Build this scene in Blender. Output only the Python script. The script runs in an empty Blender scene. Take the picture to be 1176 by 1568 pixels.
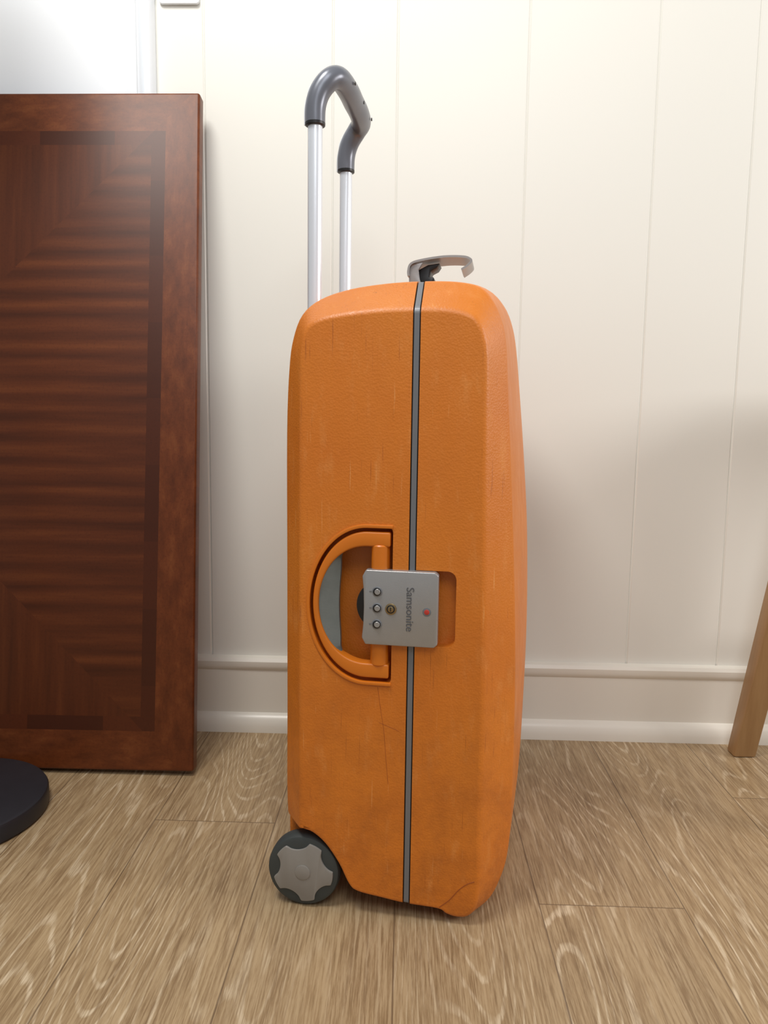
import bpy, bmesh, math
from mathutils import Vector, Matrix, Euler
scene = bpy.context.scene
try:
    scene.view_settings.view_transform = 'Standard'
    scene.view_settings.look = 'None'
except Exception as e:
    print(e)

# ---------------------------------------------------------------- helpers
def lin(c):
    return tuple(((x/255)/12.92 if x/255 <= .04045 else ((x/255+.055)/1.055)**2.4) for x in c) + (1,)

class NT:
    def __init__(s, name):
        s.m = bpy.data.materials.new(name); s.m.use_nodes = True
        s.t = s.m.node_tree; s.b = s.t.nodes['Principled BSDF']
    def n(s, typ, **kw):
        nd = s.t.nodes.new(typ)
        for k, v in kw.items(): setattr(nd, k, v)
        return nd
    def l(s, a, b): s.t.links.new(a, b)
    def inp(s, sock, v):
        if isinstance(v, (int, float, tuple, list)): sock.default_value = v
        else: s.l(v, sock)
    def math(s, op, a, b=0.0, c=0.0):
        nd = s.n('ShaderNodeMath', operation=op)
        s.inp(nd.inputs[0], a); s.inp(nd.inputs[1], b); s.inp(nd.inputs[2], c)
        return nd.outputs[0]
    def mix(s, f, a, b, blend='MIX'):
        nd = s.n('ShaderNodeMix', data_type='RGBA', blend_type=blend)
        s.inp(nd.inputs[0], f); s.inp(nd.inputs[6], a); s.inp(nd.inputs[7], b)
        return nd.outputs[2]
    def comb(s, x, y, z):
        nd = s.n('ShaderNodeCombineXYZ')
        s.inp(nd.inputs[0], x); s.inp(nd.inputs[1], y); s.inp(nd.inputs[2], z)
        return nd.outputs[0]
    def noise(s, vec, scale, detail=3, rough=.5, dist=0):
        nd = s.n('ShaderNodeTexNoise'); s.l(vec, nd.inputs['Vector'])
        nd.inputs['Scale'].default_value = scale; nd.inputs['Detail'].default_value = detail
        nd.inputs['Roughness'].default_value = rough; nd.inputs['Distortion'].default_value = dist
        return nd.outputs[0]
    def ramp(s, f, stops):
        nd = s.n('ShaderNodeValToRGB'); s.l(f, nd.inputs[0])
        e = nd.color_ramp.elements
        while len(e) < len(stops): e.new(.5)
        for i, (p, c) in enumerate(stops):
            e[i].position = p; e[i].color = c if len(c) == 4 else tuple(c)+(1,)
        return nd.outputs[0]
    def obj(s):
        return s.n('ShaderNodeTexCoord').outputs['Object']
    def sep(s, v):
        nd = s.n('ShaderNodeSeparateXYZ'); s.l(v, nd.inputs[0]); return nd.outputs
    def bump(s, h, strength, dist=.001):
        nd = s.n('ShaderNodeBump'); nd.inputs['Strength'].default_value = strength
        nd.inputs['Distance'].default_value = dist
        s.l(h, nd.inputs['Height']); s.l(nd.outputs[0], s.b.inputs['Normal'])

def simple(name, rgb, rough=.5, metal=0, var=.06, scale=30, bump=0, bscale=300):
    t = NT(name); o = t.obj()
    f = t.noise(o, scale, 4)
    c = lin(rgb)
    d = tuple(x*(1-var) for x in c[:3])+(1,); u = tuple(min(1, x*(1+var)) for x in c[:3])+(1,)
    t.l(t.mix(f, d, u), t.b.inputs['Base Color'])
    t.b.inputs['Roughness'].default_value = rough
    t.b.inputs['Metallic'].default_value = metal
    if bump: t.bump(t.noise(o, bscale, 2), bump, .0005)
    return t.m

def link(ob, parent=None):
    scene.collection.objects.link(ob)
    if parent: ob.parent = parent
    return ob

def mesh(name, verts, faces, mat, parent=None, smooth=35):
    me = bpy.data.meshes.new(name); me.from_pydata([tuple(v) for v in verts], [], faces)
    bm = bmesh.new(); bm.from_mesh(me); bmesh.ops.recalc_face_normals(bm, faces=bm.faces); bm.to_mesh(me); bm.free()
    me.materials.append(mat)
    if smooth:
        me.shade_smooth(); me.set_sharp_from_angle(angle=math.radians(smooth))
    return link(bpy.data.objects.new(name, me), parent)

def bevel(ob, w, seg=2, ang=30):
    bm = bmesh.new(); bm.from_mesh(ob.data)
    es = [e for e in bm.edges if len(e.link_faces) == 2 and e.calc_face_angle(0) > math.radians(ang)]
    bmesh.ops.bevel(bm, geom=es, offset=w, segments=seg, profile=.5, affect='EDGES', clamp_overlap=True)
    bm.to_mesh(ob.data); bm.free()
    ob.data.shade_smooth(); ob.data.set_sharp_from_angle(angle=math.radians(40))
    return ob

def prism(name, outline, y0, y1, mat, parent=None, bv=0, seg=2):
    n = len(outline)
    v = [(x, y0, z) for x, z in outline]+[(x, y1, z) for x, z in outline]
    f = [list(range(n)), list(range(n, 2*n))]+[[i, (i+1) % n, n+(i+1) % n, n+i] for i in range(n)]
    ob = mesh(name, v, f, mat, parent, 30)
    if bv: bevel(ob, bv, seg)
    return ob

def box(name, lo, hi, mat, parent=None, bv=0, seg=2):
    return prism(name, [(lo[0], lo[2]), (hi[0], lo[2]), (hi[0], hi[2]), (lo[0], hi[2])], lo[1], hi[1], mat, parent, bv, seg)

def rrect(x0, x1, z0, z1, r, n=5):
    out = []
    for cx, cz, a in ((x1-r, z1-r, 0), (x0+r, z1-r, 90), (x0+r, z0+r, 180), (x1-r, z0+r, 270)):
        for i in range(n+1):
            t = math.radians(a+90*i/n); out.append((cx+r*math.cos(t), cz+r*math.sin(t)))
    return out

def lathe(name, prof, c, axis, mat, parent=None, seg=48, smooth=35):
    v, f = [], []
    for r, h in prof:
        for i in range(seg):
            t = 2*math.pi*i/seg; a, b = r*math.cos(t), r*math.sin(t)
            p = {'Y': (a, h, b), 'Z': (a, b, h), 'X': (h, a, b)}[axis]
            v.append((p[0]+c[0], p[1]+c[1], p[2]+c[2]))
    for k in range(len(prof)-1):
        for i in range(seg):
            j = (i+1) % seg; f.append([k*seg+i, k*seg+j, (k+1)*seg+j, (k+1)*seg+i])
    f.append(list(range(seg))); f.append(list(range((len(prof)-1)*seg, len(prof)*seg)))
    return mesh(name, v, f, mat, parent, smooth)

def catmull(pts, sub, closed=False):
    pts = [Vector(p) for p in pts]; n = len(pts); out = []
    rng = n if closed else n-1
    for i in range(rng):
        if closed: p0, p1, p2, p3 = pts[i-1], pts[i], pts[(i+1) % n], pts[(i+2) % n]
        else: p0, p1, p2, p3 = pts[max(i-1, 0)], pts[i], pts[i+1], pts[min(i+2, n-1)]
        for k in range(sub):
            t = k/sub
            out.append(.5*((2*p1)+(p2-p0)*t+(2*p0-5*p1+4*p2-p3)*t*t+(3*p1-p0-3*p2+p3)*t**3))
    if not closed: out.append(pts[-1])
    return out

def tube(name, pts, rad, mat, parent=None, seg=16, up=(0, 0, 1), flat=1.0, smooth=50):
    pts = [Vector(p) for p in pts]; v, f = [], []; n = len(pts)
    if not hasattr(rad, '__len__'): rad = [rad]*n
    u = Vector(up)
    for i, p in enumerate(pts):
        d = (pts[min(i+1, n-1)]-pts[max(i-1, 0)]).normalized()
        a = (u-d*u.dot(d))
        if a.length < 1e-4: a = Vector((1, 0, 0))-d*d.x
        a.normalize(); b = d.cross(a); u = a
        for k in range(seg):
            t = 2*math.pi*k/seg; v.append(p+a*rad[i]*math.cos(t)+b*rad[i]*flat*math.sin(t))
    for i in range(n-1):
        for k in range(seg):
            j = (k+1) % seg; f.append([i*seg+k, i*seg+j, (i+1)*seg+j, (i+1)*seg+k])
    f.append(list(range(seg))); f.append(list(range((n-1)*seg, n*seg)))
    return mesh(name, v, f, mat, parent, smooth)

def boolean(ob, cutter):
    md = ob.modifiers.new('b', 'BOOLEAN'); md.object = cutter; md.operation = 'DIFFERENCE'; md.solver = 'EXACT'
    dg = bpy.context.evaluated_depsgraph_get(); dg.update()
    me = bpy.data.meshes.new_from_object(ob.evaluated_get(dg))
    ob.modifiers.clear(); ob.data = me
    bpy.data.objects.remove(cutter)

def empty(name, loc=(0, 0, 0), rz=0):
    e = bpy.data.objects.new(name, None); e.location = loc; e.rotation_euler = (0, 0, rz)
    e.empty_display_size = .05
    return link(e)

# ---------------------------------------------------------------- materials
def mat_shell():
    t = NT('orange_shell_plastic'); o = t.obj(); x, y, z = t.sep(o)
    big = t.ramp(t.noise(o, 5, 4, .55), [(.3, (0, 0, 0)), (.7, (1, 1, 1))])
    base = t.mix(big, lin((206, 114, 30)), lin((216, 127, 38)))
    mp = t.n('ShaderNodeMapping'); t.l(o, mp.inputs[0]); mp.inputs['Scale'].default_value = (40, 40, 12); mp.inputs['Rotation'].default_value = (0, .3, 0)
    sc = t.noise(mp.outputs[0], 1.3, 6, .7)
    scf = t.ramp(sc, [(.0, (0, 0, 0)), (.55, (0, 0, 0)), (.72, (.3, .3, .3))])
    base = t.mix(scf, base, lin((230, 160, 88)))
    gr = t.ramp(t.noise(o, 16, 7, .75), [(.42, (0, 0, 0)), (.66, (.55, .55, .55))])
    lw = t.ramp(z, [(.0, (1, 1, 1)), (.40, (.15, .15, .15))])
    base = t.mix(t.math('MULTIPLY', gr, lw), base, lin((140, 72, 24)))
    # small dark nicks, denser low down
    sp = t.noise(o, 60, 7, .85)
    lowm = t.math('MULTIPLY', t.math('SUBTRACT', .3, z), .12)
    spv = t.math('SUBTRACT', sp, t.math('MAXIMUM', lowm, 0.0))
    spf = t.ramp(spv, [(.0, (.75, .75, .75)), (.315, (.55, .55, .55)), (.345, (0, 0, 0))])
    base = t.mix(spf, base, lin((98, 50, 20)))
    for rot, col, th in ((-.12, (150, 76, 26), .63), (.9, (232, 166, 100), .65), (-.6, (150, 76, 26), .66)):
        mp2 = t.n('ShaderNodeMapping'); t.l(o, mp2.inputs[0]); mp2.inputs['Scale'].default_value = (380, 380, 14); mp2.inputs['Rotation'].default_value = (0, rot, 0)
        hs = t.noise(mp2.outputs[0], 1.0, 2, .5)
        area_ = t.noise(o, 11+rot*3, 2)
        hf = t.math('MULTIPLY', t.ramp(hs, [(.0, (0, 0, 0)), (th, (0, 0, 0)), (th+.07, (.5, .5, .5))]), t.ramp(area_, [(.5, (0, 0, 0)), (.6, (1, 1, 1))]))
        base = t.mix(hf, base, lin(col))
    t.l(base, t.b.inputs['Base Color'])
    t.l(t.ramp(sc, [(.3, (.36,)*3), (.7, (.52,)*3)]), t.b.inputs['Roughness'])
    vo = t.n('ShaderNodeTexVoronoi'); t.l(o, vo.inputs['Vector']); vo.inputs['Scale'].default_value = 420
    t.bump(vo.outputs[0], .35, .0006)
    return t.m
M_ORANGE = mat_shell()
M_ORANGE2 = simple('orange_smooth_plastic', (212, 118, 28), .36, 0, .05)
M_GREY = simple('grey_painted_metal', (166, 166, 166), .33, .5, .05, 60, .2, 900)
M_SEAM = simple('grey_seam_gasket', (122, 125, 130), .4, .3)
M_LETTER = simple('dark_grey_lettering', (92, 94, 98), .45, .2)
M_RUBBER = simple('dark_grey_rubber', (58, 64, 64), .55, 0, .15, 40)
M_HUB = simple('grey_hub_plastic', (140, 136, 130), .45, 0, .06, 50)
M_BLACK = simple('black_plastic', (22, 22, 24), .4, 0, .2)
M_PAD = simple('grey_grip_pad', (116, 122, 120), .5, 0, .3, 35, .3, 500)
M_GRIP = simple('slate_handle_plastic', (112, 116, 126), .3, .3, .08, 30)
M_CHROME = simple('brushed_aluminium', (236, 243, 252), .3, .45, .02)
M_BRASS = simple('brass_lock', (150, 130, 95), .35, .8)
M_RED = simple('red_enamel', (190, 60, 50), .4)
M_DARKOR = simple('scratch_brown', (150, 74, 22), .6)
M_WALL = simple('cream_wall_paint', (230, 230, 223), .42, 0, .012, 3, .05, 120)
M_TRIM = simple('cream_gloss_trim', (229, 226, 216), .3, 0, .012, 3)
M_DOOR = simple('white_door_paint', (234, 239, 244), .35, 0, .01, 3)
M_DISC = simple('black_powdercoat', (38, 39, 45), .42, 0, .15, 60)
M_SHADE = simple('linen_shade', (225, 215, 195), .8)

def mat_floor():
    t = NT('oak_vinyl_planks'); o = t.obj(); x, y, z = t.sep(o)
    W, L = .18, 1.22
    xo = t.math('ADD', x, .146+W*20)
    ix = t.math('FLOOR', t.math('DIVIDE', xo, W))
    fx = t.math('SUBTRACT', t.math('DIVIDE', xo, W), ix)
    yo = t.math('ADD', t.math('ADD', y, 9.82), t.math('MULTIPLY', t.math('FRACT', t.math('MULTIPLY', ix, .381)), L))
    iy = t.math('FLOOR', t.math('DIVIDE', yo, L))
    fy = t.math('SUBTRACT', t.math('DIVIDE', yo, L), iy)
    wn = t.n('ShaderNodeTexWhiteNoise', noise_dimensions='3D'); t.l(t.comb(ix, iy, 0), wn.inputs[0])
    rnd = wn.outputs['Value']
    off = t.math('MULTIPLY', rnd, 37.0)
    # elongated cathedral rings
    p1 = t.comb(t.math('ADD', t.math('MULTIPLY', x, 8.5), off), t.math('ADD', t.math('MULTIPLY', y, 1.25), off), off)
    warp = t.noise(p1, 1.0, 1.5, .4, .1)
    fineW = t.noise(t.comb(t.math('MULTIPLY', x, 190.0), t.math('MULTIPLY', y, 22.0), off), 1.0, 3, .6)
    wsum = t.math('ADD', t.math('MULTIPLY', warp, 165.0), t.math('MULTIPLY', fineW, 2.2))
    lines = t.math('SINE', wsum)
    cath = t.ramp(lines, [(.0, (0, 0, 0)), (.60, (0, 0, 0)), (.96, (1, 1, 1))])
    # pores and streaks
    p2 = t.comb(t.math('MULTIPLY', x, 430.0), t.math('MULTIPLY', y, 17.0), off)
    fine = t.noise(p2, 1.0, 4, .7)
    fineM = t.ramp(fine, [(.44, (0, 0, 0)), (.58, (1, 1, 1))])
    p3 = t.comb(t.math('MULTIPLY', x, 34.0), t.math('MULTIPLY', y, 1.8), off)
    mid = t.ramp(t.noise(p3, 1.0, 5, .6), [(.3, (0, 0, 0)), (.7, (1, 1, 1))])
    col = t.mix(mid, lin((136, 111, 80)), lin((165, 139, 103)))
    col = t.mix(t.math('MULTIPLY', fineM, .48), col, lin((198, 175, 139)))
    dk = t.ramp(fine, [(.30, (1, 1, 1)), (.44, (0, 0, 0))])
    col = t.mix(t.math('MULTIPLY', dk, .48), col, lin((100, 76, 50)))
    patch = t.ramp(t.noise(t.comb(t.math('MULTIPLY', x, 6.0), t.math('MULTIPLY', y, 1.2), off), 1.0, 2), [(.40, (.15, .15, .15)), (.58, (.8,)*3)])
    brk = t.ramp(fineW, [(.36, (.15, .15, .15)), (.54, (1, 1, 1))])
    cm = t.math('MULTIPLY', t.math('MULTIPLY', cath, patch), t.math('MULTIPLY', brk, t.math('ADD', t.math('MULTIPLY', fineM, .5), .35)))
    col = t.mix(cm, col, lin((226, 209, 180)))
    tone = t.ramp(rnd, [(0, (.92, .92, .92)), (1, (1.06, 1.06, 1.05))])
    col = t.mix(1.0, col, tone, 'MULTIPLY')
    e = t.math('MINIMUM', t.math('MULTIPLY', t.math('MINIMUM', fx, t.math('SUBTRACT', 1.0, fx)), W),
               t.math('MULTIPLY', t.math('MINIMUM', fy, t.math('SUBTRACT', 1.0, fy)), L))
    seam = t.math('LESS_THAN', e, .0009)
    col = t.mix(t.math('MULTIPLY', seam, .6), col, lin((78, 56, 38)))
    t.l(col, t.b.inputs['Base Color'])
    t.b.inputs['Roughness'].default_value = .45
    t.bump(t.math('SUBTRACT', fine, t.math('MULTIPLY', seam, 1.0)), .3, .0006)
    return t.m
M_FLOOR = mat_floor()

HX, HZ = .575, .573
def mat_table():
    t = NT('mahogany_veneer'); o = t.obj(); x, y, z = t.sep(o)
    dx = t.math('SUBTRACT', HX, t.math('ABSOLUTE', x)); dz = t.math('SUBTRACT', HZ, t.math('ABSOLUTE', z))
    d = t.math('MINIMUM', dx, dz)
    side = t.math('LESS_THAN', dx, t.math('ADD', dz, .02))
    nside = t.math('SUBTRACT', 1.0, side)
    al = t.math('ADD', t.math('MULTIPLY', side, z), t.math('MULTIPLY', nside, x))
    ac = t.math('ADD', t.math('MULTIPLY', side, x), t.math('MULTIPLY', nside, z))
    w = t.noise(t.comb(t.math('MULTIPLY', x, 2.0), 0.0, t.math('MULTIPLY', z, 3.0)), 1.0, 2)
    st = t.noise(t.comb(t.math('MULTIPLY', al, 55.0), t.math('MULTIPLY', ac, 3.0), side), 1.0, 4, .6)
    rb = t.math('SINE', t.math('ADD', t.math('MULTIPLY', al, 178.0), t.math('MULTIPLY', w, 4.0)))
    st = t.math('ADD', t.math('MULTIPLY', st, .32), t.math('MULTIPLY', t.math('MULTIPLY', rb, t.math('ADD', t.math('MULTIPLY', side, .8), .2)), .045))
    st = t.math('ADD', st, .31)
    field = t.ramp(st, [(.34, lin((62, 29, 14))), (.48, lin((88, 43, 21))), (.62, lin((114, 61, 30)))])
    bg = t.noise(t.comb(t.math('MULTIPLY', ac, 50.0), t.math('MULTIPLY', al, 20.0), 3.0), 1.0, 5, .65)
    border = t.ramp(bg, [(.3, lin((84, 41, 19))), (.55, lin((106, 54, 26))), (.75, lin((124, 70, 36)))])
    strip = t.math('MULTIPLY', t.math('GREATER_THAN', d, .066), t.math('LESS_THAN', d, .090))
    sg = t.math('SINE', t.math('ADD', t.math('MULTIPLY', al, 26.0), 1.7))
    sc = t.mix(t.math('MULTIPLY', t.math('GREATER_THAN', sg, .1), t.math('ADD', t.math('MULTIPLY', nside, .6), .3)), lin((62, 29, 16)), lin((92, 44, 22)))
    sc = t.mix(t.math('MULTIPLY', st, .8), sc, lin((80, 38, 19)))
    isb = t.math('LESS_THAN', d, .066)
    col = t.mix(isb, field, border); col = t.mix(strip, col, sc)
    pore = t.noise(t.comb(t.math('MULTIPLY', x, 240.0), 0.0, t.math('MULTIPLY', z, 240.0)), 1.0, 4, .7)
    col = t.mix(t.ramp(pore, [(.5, (0, 0, 0)), (.75, (.4,)*3)]), col, lin((54, 25, 12)))
    t.l(col, t.b.inputs['Base Color'])
    t.b.inputs['Roughness'].default_value = .38
    t.b.inputs['Specular IOR Level'].default_value = .3
    return t.m
M_TABLE = mat_table()

def mat_wood(name, a, b):
    t = NT(name); o = t.obj(); mp = t.n('ShaderNodeMapping'); t.l(o, mp.inputs[0]); mp.inputs['Scale'].default_value = (60, 60, 4)
    g = t.noise(mp.outputs[0], 1.0, 4, .6)
    t.l(t.mix(g, lin(a), lin(b)), t.b.inputs['Base Color']); t.b.inputs['Roughness'].default_value = .45
    return t.m
M_LEG = mat_wood('light_wood', (140, 104, 64), (182, 148, 104))

# ---------------------------------------------------------------- room
RY = math.radians(-1.5)
WY = 1.425
def to_room(ob):
    ob.location = (0, WY, 0); ob.rotation_euler = (0, 0, RY); return ob
floor = box('floor', (-2.2, -2.6, -.05), (2.2, .1, 0), M_FLOOR); to_room(floor)
gro = [-1.23, -1.0, -.775, -.66, -.55, -.327, -.100, .013, .240, .463, .632, .76, .99, 1.22, 1.45, 1.68]
prof = [(-2.2, 0)]
for g in gro: prof += [(g-.0026, 0), (g-.0008, .0018), (g+.0008, .0018), (g+.0026, 0)]
prof += [(2.2, 0)]
n = len(prof)
v = [(x, y, z) for z in (0, 2.5) for x, y in prof]
f = [[i, i+1, n+i+1, n+i] for i in range(n-1)]
k = len(v); v += [(-2.2, .1, 0), (2.2, .1, 0), (-2.2, .1, 2.5), (2.2, .1, 2.5)]
f += [[k, k+1, k+3, k+2], [0, n, k+2, k], [n-1, 2*n-1, k+3, k+1], list(range(n, 2*n))+[k+3, k+2]]
to_room(mesh('wall_back', v, f, M_WALL, None, 0))

def runx(name, prof, x0, x1, mat):
    n = len(prof); v = [(x0, y, z) for y, z in prof]+[(x1, y, z) for y, z in prof]
    f = [[i, (i+1) % n, n+(i+1) % n, n+i] for i in range(n)]+[list(range(n)), list(range(n, 2*n))]
    return to_room(mesh(name, v, f, mat, None, 30))
bbp = [(0, 0), (-.027, 0), (-.027, .012), (-.024, .024), (-.018, .032), (-.012, .035), (-.012, .118), (-.015, .122), (-.017, .128), (-.017, .136), (-.013, .142), (0, .144)]
runx('baseboard_back', bbp, -.407, 2.2, M_TRIM)
def runz(name, prof, z0, z1, mat, parent):
    n = len(prof); v = [(x, y, z0) for x, y in prof]+[(x, y, z1) for x, y in prof]
    f = [[i, (i+1) % n, n+(i+1) % n, n+i] for i in range(n)]+[list(range(n)), list(range(n, 2*n))]
    return mesh(name, v, f, mat, parent, 30)
door = empty('door_1'); to_room(door)
runz('casing_right', [(-.411, -.0005), (-.411, -.016), (-.415, -.023), (-.421, -.023), (-.424, -.012), (-.429, -.011), (-.434, -.016), (-.438, -.019), (-.441, -.016), (-.441, -.0005)], .0005, 2.1, M_DOOR, door)
runz('casing_left', [(-1.402, -.0005), (-1.402, -.02), (-1.43, -.02), (-1.43, -.0005)], .0005, 2.1, M_DOOR, door)
box('casing_head', (-1.43, -.022, 2.1), (-.411, -.0005, 2.14), M_DOOR, door, .002)
box('slab', (-1.40, -.009, .006), (-.4425, -.0005, 2.098), M_DOOR, door, .001)
for i, z0 in enumerate((.2, 1.05)):
    box('panel_%d' % i, (-1.28, -.018, z0), (-.80, -.008, z0+.7), M_DOOR, door, .004)
lathe('knob', [(.012, -.009), (.012, -.04), (.026, -.05), (.028, -.062), (.018, -.07)], (-1.35, 0, .98), 'Y', M_BRASS, door)
sw = empty('light_switch'); to_room(sw)
prism('plate', rrect(-.402, -.332, 1.306, 1.42, .006), -.007, -.0005, M_DOOR, sw, .002)
box('toggle', (-.372, -.016, 1.353), (-.362, -.006, 1.373), M_DOOR, sw, .002)

# ---------------------------------------------------------------- table top leaning on wall
T = .026
ol = [(-HX, -HZ), (HX, -HZ), (HX-.009, HZ), (-HX, HZ)]
tab = prism('wooden_table_top', ol, -T/2, T/2, M_TABLE, None, .004, 3)
lean = math.asin(.165/1.156)
R = Matrix.Rotation(RY, 4, 'Z') @ Matrix.Rotation(-lean, 4, 'X') @ Matrix.Rotation(math.radians(-.3), 4, 'Y')
bot = R @ Vector((HX, -T/2, -HZ))
tab.matrix_world = Matrix.Translation(Vector((-.312, 1.219, .004)) - bot) @ R
bb = min((tab.matrix_world @ v.co).z for v in tab.data.vertices)
tab.matrix_world = Matrix.Translation((0, 0, -bb+.0003)) @ tab.matrix_world

# ---------------------------------------------------------------- suitcase
W = .47
sc = empty('suitcase', (.033, .86, 0), math.radians(-9))
P = [((0, .718),      (0, .753),      (0, .770)),
     ((.035, .717),   (.040, .752),   (.045, .769)),
     ((.058, .711),   (.066, .746),   (.076, .762)),
     ((.068, .702),   (.081, .731),   (.094, .745)),
     ((.074, .686),   (.091, .710),   (.104, .722)),
     ((.077, .665),   (.097, .685),   (.110, .692)),
     ((.078, .62),    (.101, .63),    (.117, .63)),
     ((.079, .54),    (.107, .54),    (.126, .54)),
     ((.081, .45),    (.113, .45),    (.133, .45)),
     ((.083, .33),    (.119, .33),    (.137, .33)),
     ((.084, .22),    (.121, .22),    (.136, .22)),
     ((.084, .13),    (.121, .13),    (.133, .13)),
     ((.085, .08),    (.118, .075),   (.124, .075)),
     ((.085, .048),   (.110, .042),   (.114, .042)),
     ((.082, .026),   (.099, .018),   (.101, .018)),
     ((.073, .013),   (.084, .0040),   (.085, .0040)),
     ((.060, .0105),   (.062, .001),   (.063, .001)),
     ((.048, .013),   (.048, .009),   (.048, .009)),
     ((.038, .018),   (.036, .016),   (.036, .016)),
     ((0, .020),      (0, .018),      (0, .018)),
     ((-.030, .024),  (-.030, .022),  (-.030, .022)),
     ((-.060, .029),  (-.060, .027),  (-.060, .027)),
     ((-.071, .038),  (-.071, .036),  (-.071, .036)),
     ((-.083, .062),  (-.083, .062),  (-.083, .062)),
     ((-.100, .086),  (-.100, .086),  (-.100, .086)),
     ((-.116, .099),  (-.118, .099),  (-.118, .099)),
     ((-.129, .104),  (-.150, .104),  (-.152, .104)),
     ((-.131, .118),  (-.157, .118),  (-.162, .118)),
     ((-.131, .25),   (-.157, .25),   (-.163, .25)),
     ((-.131, .42),   (-.157, .42),   (-.163, .42)),
     ((-.131, .58),   (-.157, .58),   (-.163, .58)),
     ((-.131, .645),  (-.154, .655),  (-.162, .66)),
     ((-.130, .675),  (-.149, .690),  (-.160, .70)),
     ((-.124, .698),  (-.138, .717),  (-.150, .733)),
     ((-.108, .708),  (-.117, .734),  (-.125, .750)),
     ((-.080, .713),  (-.083, .745),  (-.085, .762)),
     ((-.040, .717),  (-.040, .751),  (-.040, .768))]
oA = catmull([p[0] for p in P], 4, True); oB = catmull([p[1] for p in P], 4, True); oM = catmull([p[2] for p in P], 4, True)
N = len(oA)
def inset(o, d):
    out = []
    for i in range(N):
        t = (o[(i+1) % N]-o[i-1]).normalized(); out.append(o[i]+Vector((t.y, -t.x))*d)
    return out
IN = .004
ins = inset(oA, IN)
if sum((p.x) for p in ins if p.x > .07) > sum((p.x) for p in oA if p.x > .07): ins = inset(oA, -IN)
def v3(o, y): return [Vector((p.x, y, p.y)) for p in o]
def lerp(a, b, t): return [x*(1-t)+y*t for x, y in zip(a, b)]
BY = .034
ringA0 = v3(ins, 0); ringA = v3(oA, 0); ringB = v3(oB, BY)
def wgt(y):
    t = (y-BY)/(W-2*BY); return math.sin(math.pi*t)**.9 if 0 < t < 1 else 0
def ringW(y):
    return v3(lerp(oB, oM, wgt(y)), y)
near = [ringA0]
A2 = lerp(ringA, ringB, .12)
for t in (.25, .5, .75, 1):
    near.append([a*(1-t)**2+b*2*t*(1-t)+c*t*t for a, b, c in zip(ringA0, ringA, A2)])
B0 = lerp(ringA, ringB, .94); B2 = ringW(BY+.003)
for t in (0, .25, .5, .75, 1):
    near.append([a*(1-t)**2+b*2*t*(1-t)+c*t*t for a, b, c in zip(B0, ringB, B2)])
rings = list(near)
ys = [BY+.003+(W-2*BY-.006)*i/18 for i in range(1, 18)]
rings += [ringW(y) for y in ys]
rings += [[Vector((p.x, W-p.y, p.z)) for p in r] for r in reversed(near)]
V = [p for r in rings for p in r]; F = []
for k in range(len(rings)-1):
    for i in range(N):
        j = (i+1) % N; F.append([k*N+i, k*N+j, (k+1)*N+j, (k+1)*N+i])
F.append(list(range(N))); F.append(list(range((len(rings)-1)*N, len(rings)*N)))
body = mesh('body_tmp', V, F, M_ORANGE, sc, 0)

def cutcopy(src, name, lo, hi, mat, shrink=0):
    ob = bpy.data.objects.new(name, src.data.copy()); link(ob, sc)
    bm = bmesh.new(); bm.from_mesh(ob.data)
    if shrink:
        bmesh.ops.recalc_face_normals(bm, faces=bm.faces)
        bm.normal_update()
        for v_ in bm.verts: v_.co -= v_.normal*shrink
    for val, sgn in ((lo, -1), (hi, 1)):
        if val is None: continue
        g = bm.verts[:]+bm.edges[:]+bm.faces[:]
        bmesh.ops.bisect_plane(bm, geom=g, dist=1e-6, plane_co=(val, 0, 0), plane_no=(sgn, 0, 0), clear_outer=True)
        es = [e for e in bm.edges if e.is_boundary]
        bmesh.ops.edgeloop_fill(bm, edges=es)
    bmesh.ops.recalc_face_normals(bm, faces=bm.faces)
    bm.to_mesh(ob.data); bm.free()
    ob.data.materials.clear(); ob.data.materials.append(mat)
    return ob
g = .0044
front = cutcopy(body, 'front_shell', g, None, M_ORANGE)
back = cutcopy(body, 'rear_shell', None, -g, M_ORANGE)
cutcopy(body, 'seam_gasket', -.0029, .0029, M_SEAM, .0008).data.shade_flat()
cutcopy(body, 'seam_core', -g-.001, g+.001, M_BLACK, .004).data.shade_flat()
bpy.data.objects.remove(body)

CZ = .3845
def dshape(xr, cx, rx, ry, cz=CZ, rc=.006, n=40):
    pts = [(xr, cz-ry+rc), (xr, cz+ry-rc)]
    pts += [(xr-rc*(1-math.cos(math.radians(a))), cz+ry-rc*(1-math.sin(math.radians(a)))) for a in (30, 60, 90)]
    for i in range(n+1):
        a = math.pi/2+math.pi*i/n; pts.append((cx+rx*math.cos(a), cz+ry*math.sin(a)))
    pts += [(xr-rc*(1-math.cos(math.radians(a))), cz-ry+rc*(1-math.sin(math.radians(a)))) for a in (90, 60, 30)]
    return pts
boolean(back, prism('c', dshape(-.0225, -.052, .069, .092), -.02, .034, M_ORANGE, sc))
boolean(back, prism('c', rrect(-.024, .03, CZ-.043, CZ+.043, .004), -.02, .012, M_ORANGE, sc))
boolean(front, prism('c', rrect(-.02, .0505, CZ-.044, CZ+.044, .010), -.02, .016, M_ORANGE, sc))
for ob in (front, back):
    ob.data.shade_smooth(); ob.data.set_sharp_from_angle(angle=math.radians(24))
    ob.modifiers.new('wn', 'WEIGHTED_NORMAL').keep_sharp = True

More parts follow.
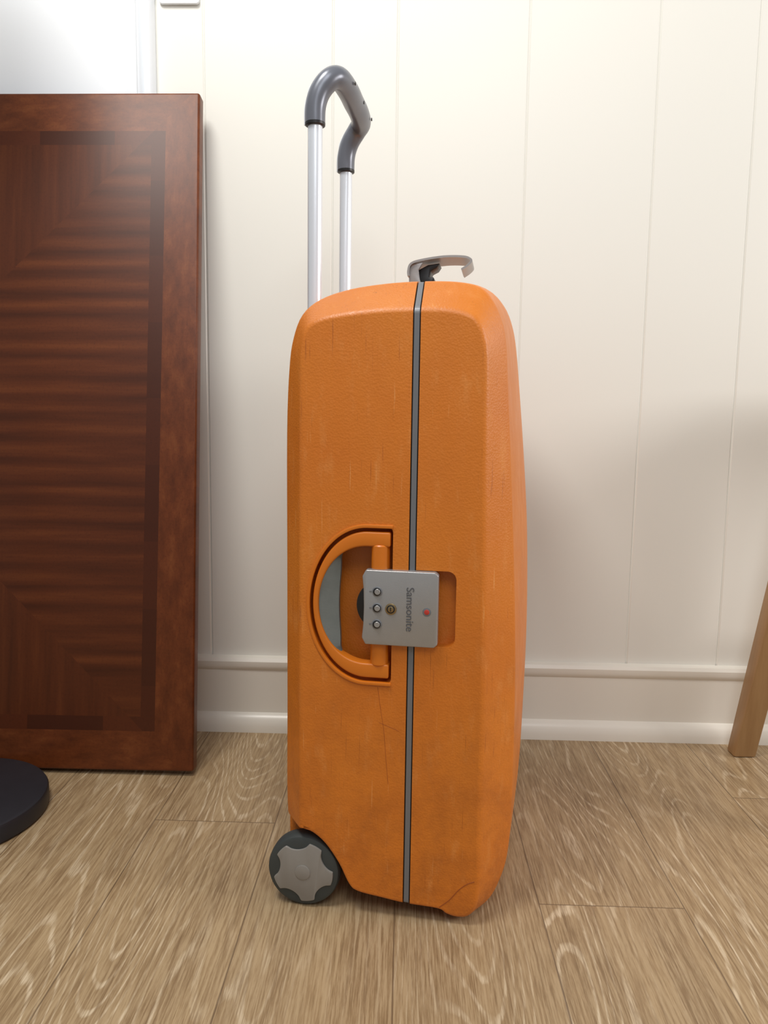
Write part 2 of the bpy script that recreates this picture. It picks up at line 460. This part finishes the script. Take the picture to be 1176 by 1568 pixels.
def band(name, o1, o2, y0, y1, mat, y0b=None):
    if y0b is None: y0b = y0
    n = len(o1); v = []
    for (a, b) in zip(o1, o2): v += [(a[0], y0, a[1]), (b[0], y0b, b[1]), (b[0], y1, b[1]), (a[0], y1, a[1])]
    f = []
    for i in range(n-1):
        for k in range(4): f.append([4*i+k, 4*i+(k+1) % 4, 4*i+4+(k+1) % 4, 4*i+4+k])
    f += [[0, 1, 2, 3], [4*n-4, 4*n-3, 4*n-2, 4*n-1]]
    return mesh(name, v, f, mat, sc, 40)
def arc(xr, cx, rx, ry, n=48, e=2.0):
    out = [(xr, CZ+ry)]
    for i in range(n+1):
        a = math.pi/2+math.pi*i/n; c, s_ = math.cos(a), math.sin(a)
        out.append((cx-rx*abs(c)**(2/e), CZ+ry*math.copysign(abs(s_)**(2/e), s_)))
    out.append((xr, CZ-ry)); return out
bevel(band('recess_rim', arc(-.0225, -.052, .0715, .0945), arc(-.0225, -.052, .0675, .0905), -.0022, .004, M_ORANGE2), .0008, 2)
bevel(band('carry_handle', arc(-.0255, -.052, .0640, .0860), arc(-.0255, -.052, .0570, .0690, e=2.05), -.001, .016, M_ORANGE2), .0022, 3)
o1, o2 = [], []
for i in range(37):
    a = math.radians(180-60+120*i/36); t = abs(i-18)/18
    o1.append((-.052+.0580*math.cos(a), CZ+.0715*math.sin(a)))
    o2.append((-.0865+.008*t**2+(o1[-1][0]+.0865-.008+.001)*t**6, CZ+.0715*math.sin(a)*(1-.10*(1-t))))
band('handle_grip_pad', o1, o2, .0015, .014, M_PAD, .0075)
for s_ in (1, -1):
    zc = CZ+s_*.0565
    lathe('hinge_%d' % (s_+2), [(.0095, zc-.0145), (.0108, zc-.013), (.0108, zc+.013), (.0095, zc+.0145)], (-.0375, .0075, 0), 'Z', M_ORANGE2, sc, 32)
lat = [(-.056, CZ+.036), (-.052, CZ+.0435), (.027, CZ+.0435), (.031, CZ+.040), (.031, CZ-.040), (.027, CZ-.0435), (-.052, CZ-.0435), (-.056, CZ-.036), (-.0545, CZ-.02), (-.054, CZ), (-.0545, CZ+.02)]
prism('latch_plate', lat, -.009, .003, M_GREY, sc, .0014, 3)
prism('latch_base', rrect(-.05, .026, CZ-.04, CZ+.04, .003), .002, .0135, M_SEAM, sc)
lathe('latch_thumb', [(.020, .001), (.030, .003), (.030, .012), (.02, .014)], (-.0345, 0, CZ), 'Y', M_BLACK, sc)
def disc(name, x, z, r, y, h, mat):
    lathe(name, [(r, y), (r, y-h*.7), (r*.88, y-h)], (x, 0, z), 'Y', mat, sc, 28)
for i, dz in enumerate((.019, 0, -.019)):
    disc('dial_ring_%d' % i, -.0385, CZ+dz, .0058, -.0088, .0012, M_SEAM)
    disc('dial_%d' % i, -.0385, CZ+dz, .0046, -.0098, .0010, M_BLACK)
    disc('dial_core_%d' % i, -.0380, CZ+dz, .0033, -.0105, .0012, M_GREY)
    box('dial_pointer_%d' % i, (-.0475, -.0095, CZ+dz-.0006), (-.0450, -.0088, CZ+dz+.0006), M_SEAM, sc)
disc('keyhole_ring', -.0225, CZ-.0005, .0066, -.0088, .0014, M_BRASS)
disc('keyhole_inner', -.0225, CZ-.0005, .0048, -.0100, .0008, M_BLACK)
disc('keyhole_core', -.0225, CZ-.0005, .0034, -.0105, .0008, M_BRASS)
box('keyhole_slot', (-.0230, -.0118, CZ-.0028), (-.0220, -.0110, CZ+.0018), M_BLACK, sc)
disc('emblem_ring', .0185, CZ-.002, .0050, -.0088, .0006, M_SEAM)
disc('emblem', .0185, CZ-.002, .0030, -.0092, .0006, M_RED)
tc = bpy.data.curves.new('latch_lettering', 'FONT'); tc.body = 'Samsonite'; tc.size = .0125; tc.extrude = .0003
tc.align_x = 'CENTER'; tc.align_y = 'CENTER'
to = bpy.data.objects.new('t', tc); scene.collection.objects.link(to)
dg = bpy.context.evaluated_depsgraph_get(); tme = bpy.data.meshes.new_from_object(to.evaluated_get(dg)); bpy.data.objects.remove(to)
tme.materials.clear(); tme.materials.append(M_LETTER)
tme.transform(Matrix.Translation((-.001, -.0093, CZ)) @ Matrix.Rotation(math.pi/2, 4, 'X') @ Matrix.Rotation(-math.pi/2, 4, 'Z'))
link(bpy.data.objects.new('latch_lettering', tme), sc)

# wheels
def wheel(tag, y0, sgn):
    cx, cz, r = -.1285, .0455, .0455
    pr = [(.030, 0), (.040, 0), (.0435, .0015), (.0452, .005), (r, .012), (.0452, .019), (.0435, .0225), (.040, .024), (.030, .024)]
    lathe('wheel_tyre_'+tag, [(a, y0+sgn*b) for a, b in pr], (cx, 0, cz), 'Y', M_RUBBER, sc, 56, 40)
    ol = []
    for i in range(140):
        th = 2*math.pi*i/140; d = abs(((th-math.radians(100))/(2*math.pi/5)+.5) % 1-.5)*2
        rr = .0378-.0090*math.sqrt(max(0, 1-(d/.6)**2))
        ol.append((cx+rr*math.cos(th), cz+rr*math.sin(th)))
    prism('wheel_hub_'+tag, ol, y0-sgn*.0025, y0+sgn*.004, M_HUB, sc, .0008)
    lathe('wheel_cap_'+tag, [(.0095, y0-sgn*.002), (.0095, y0-sgn*.0033), (.0085, y0-sgn*.0037)], (cx, 0, cz), 'Y', M_HUB, sc, 32)
    lathe('wheel_axle_'+tag, [(.008, y0+sgn*.003), (.008, y0+sgn*.05)], (cx, 0, cz), 'Y', M_BLACK, sc, 20)
wheel('near', .004, 1); wheel('far', W-.004, -1)
hs = [(-.084, .03), (-.079, .06), (-.09, .1), (-.15, .11), (-.158, .10), (-.158, .05), (-.15, .03)]
prism('wheel_housing', hs, .045, W-.045, M_ORANGE, sc, .005)

def sline(name, pts, r, mat): tube(name, catmull([(a, -.00005, b) for a, b in pts], 8), r, mat, sc, 6)
sline('corner_joint', [(.040, .021), (.052, .032), (.062, .045), (.072, .054), (.0805, .058)], .0005, M_DARKOR)
sline('scratch_1', [(-.038, .288), (-.034, .26), (-.030, .235), (-.027, .20), (-.024, .17)], .00022, M_DARKOR)
sline('scratch_2', [(-.036, .245), (-.022, .24), (-.012, .236)], .0002, M_DARKOR)

# telescopic handle
RX = -.149
RT = .965
for tag, yy in (('near', .135), ('far', .322)):
    tube('handle_rod_'+tag, [(RX, yy, .69), (RX, yy, RT+.005)], .0092, M_CHROME, sc, 28, (1, 0, 0))
path = [(RX, .135, RT-.002), (RX+.0005, .135, RT+.02), (RX+.006, .1365, RT+.038), (RX+.017, .141, RT+.053), (RX+.026, .154, RT+.059),
        (RX+.030, .19, RT+.059), (RX+.030, .2285, RT+.059), (RX+.030, .267, RT+.059),
        (RX+.026, .303, RT+.059), (RX+.017, .316, RT+.053), (RX+.006, .3205, RT+.038), (RX+.0005, .322, RT+.02), (RX, .322, RT-.002)]
pp = catmull(path, 6)
rad = [.0125+.0018*math.sin(math.pi*i/(len(pp)-1)) for i in range(len(pp))]
tube('handle_grip', pp, rad, M_GRIP, sc, 24, (1, 0, 0), 1.0, 60)
tube('handle_grip_trim', [p+Vector((-.0105, 0, .0035 if 10 < i < len(pp)-10 else 0)) for i, p in enumerate(pp)], .0038, M_CHROME, sc, 12, (1, 0, 0))
for i, yy in enumerate((.168, .228, .288)):
    lathe('handle_screw_%d' % i, [(.0022, RX+.0435), (.0022, RX+.0448)], (0, yy, RT+.058), 'X', M_BLACK, sc, 16)
for tag, yy in (('near', .135), ('far', .322)):
    lathe('handle_collar_'+tag, [(.0108, RT-.004), (.0126, RT-.003), (.0128, RT), (.012, RT+.001)], (RX, yy, 0), 'Z', M_BLACK, sc, 28)

# top latch, flipped open
tp = [(-.037, .790), (-.0375, .797), (-.034, .806), (-.02, .8105), (.010, .8145), (.036, .814), (.045, .811), (.0465, .8075), (.041, .802), (.034, .7975)]
tpo = catmull([(a, b, 0) for a, b in tp], 5)
o1 = []; o2 = []
for i, p in enumerate(tpo):
    d = (tpo[min(i+1, len(tpo)-1)]-tpo[max(i-1, 0)]).normalized(); nn = Vector((-d.y, d.x, 0))*.0014
    o1.append((p.x+nn.x, p.y+nn.y)); o2.append((p.x-nn.x, p.y-nn.y))
band('top_latch_plate', o1, o2, .205, .262, M_GREY)
prism('top_latch_arm', [(-.036, .760), (-.037, .797), (-.033, .806), (-.018, .808), (-.024, .798), (-.022, .786), (-.014, .762)], .208, .214, M_GREY, sc, .0008)
prism('top_latch_mechanism', [(-.030, .762), (-.030, .792), (-.024, .800), (-.012, .806), (.004, .808), (.000, .802), (-.008, .798), (-.010, .790), (-.004, .790), (-.003, .785), (-.010, .780), (-.012, .764)], .216, .25, M_BLACK, sc, .0012)
prism('top_latch_base', rrect(-.040, .010, .752, .776, .004), .20, .267, M_GREY, sc, .002)

# ---------------------------------------------------------------- floor lamp (round base at left edge)
fl = empty('floor_lamp', (-.646, 1.085, 0))
lathe('base', [(.136, 0.0002), (.140, .003), (.140, .024), (.138, .0275), (.133, .029), (.02, .031), (.014, .036)], (0, 0, 0), 'Z', M_DISC, fl, 96)
lathe('pole', [(.010, .03), (.010, 1.45)], (0, 0, 0), 'Z', M_DISC, fl, 24)
lathe('shade', [(.095, 1.38), (.07, 1.55)], (0, 0, 0), 'Z', M_SHADE, fl, 48)

# ---------------------------------------------------------------- wooden stool (one splayed leg in view)
st = empty('wooden_stool', (.867, 1.15, 0))
def legm(name, a, b, wa, wb):
    a, b = Vector(a), Vector(b); v = []
    for c, w_ in ((a, wa), (b, wb)):
        for sx, sy in ((-1, -1), (1, -1), (1, 1), (-1, 1)): v.append((c.x+sx*w_, c.y+sy*w_*.8, c.z))
    ob = mesh(name, v, [[0, 1, 2, 3], [4, 5, 6, 7], [0, 1, 5, 4], [1, 2, 6, 5], [2, 3, 7, 6], [3, 0, 4, 7]], M_LEG, st, 30)
    return bevel(ob, .004, 2)
for i, (sx, sy) in enumerate(((-1, 1), (1, 1), (1, -1), (-1, -1))):
    ty = .19 if sy > 0 else -.10
    legm('leg_%d' % i, (.21*sx, ty, .0003), (.125*sx, ty*.75, .65), .020, .024)
prism('seat', rrect(-.155, .155, .65, .685, .008), -.17, .17, M_LEG, st, .004)
box('stretcher_1', (-.16, .150, .25), (.16, .170, .28), M_LEG, st, .003)
box('stretcher_2', (-.16, -.10, .25), (.16, -.08, .28), M_LEG, st, .003)

# ---------------------------------------------------------------- lights
def area(name, loc, target, size, power, col):
    L = bpy.data.lights.new(name, 'AREA'); L.shape = 'DISK'; L.size = size; L.energy = power; L.color = col
    ob = link(bpy.data.objects.new(name, L)); ob.location = loc
    ob.rotation_euler = (Vector(target)-Vector(loc)).to_track_quat('-Z', 'Y').to_euler()
    return ob
area('ceiling_light', (-.55, .4, 2.25), (0, 1.35, 1.0), .6, 22, (1, .965, .91))
area('front_fill_light', (.2, -.75, 2.2), (.1, 1.2, .8), 1.1, 17, (.97, .98, 1))  # added soft fill from above and behind the camera, not an actual window
area('side_window_light', (2.2, .5, 1.3), (.1, 1.1, .5), .8, 24, (1, .95, .92))
w = bpy.data.worlds.new('World'); scene.world = w; w.use_nodes = True
w.node_tree.nodes['Background'].inputs[0].default_value = (1, .985, .97, 1)
w.node_tree.nodes['Background'].inputs[1].default_value = .31

# ---------------------------------------------------------------- camera
cd = bpy.data.cameras.new('camera'); cam = link(bpy.data.objects.new('camera', cd))
cd.sensor_fit = 'VERTICAL'; cd.sensor_height = 36; cd.lens = 36*1178/1568
cam.location = (0, 0, .6)
cam.rotation_euler = (Matrix.Rotation(math.radians(83), 3, 'X') @ Matrix.Rotation(math.radians(.8), 3, 'Z')).to_euler()
cd.clip_start = .05
scene.camera = cam
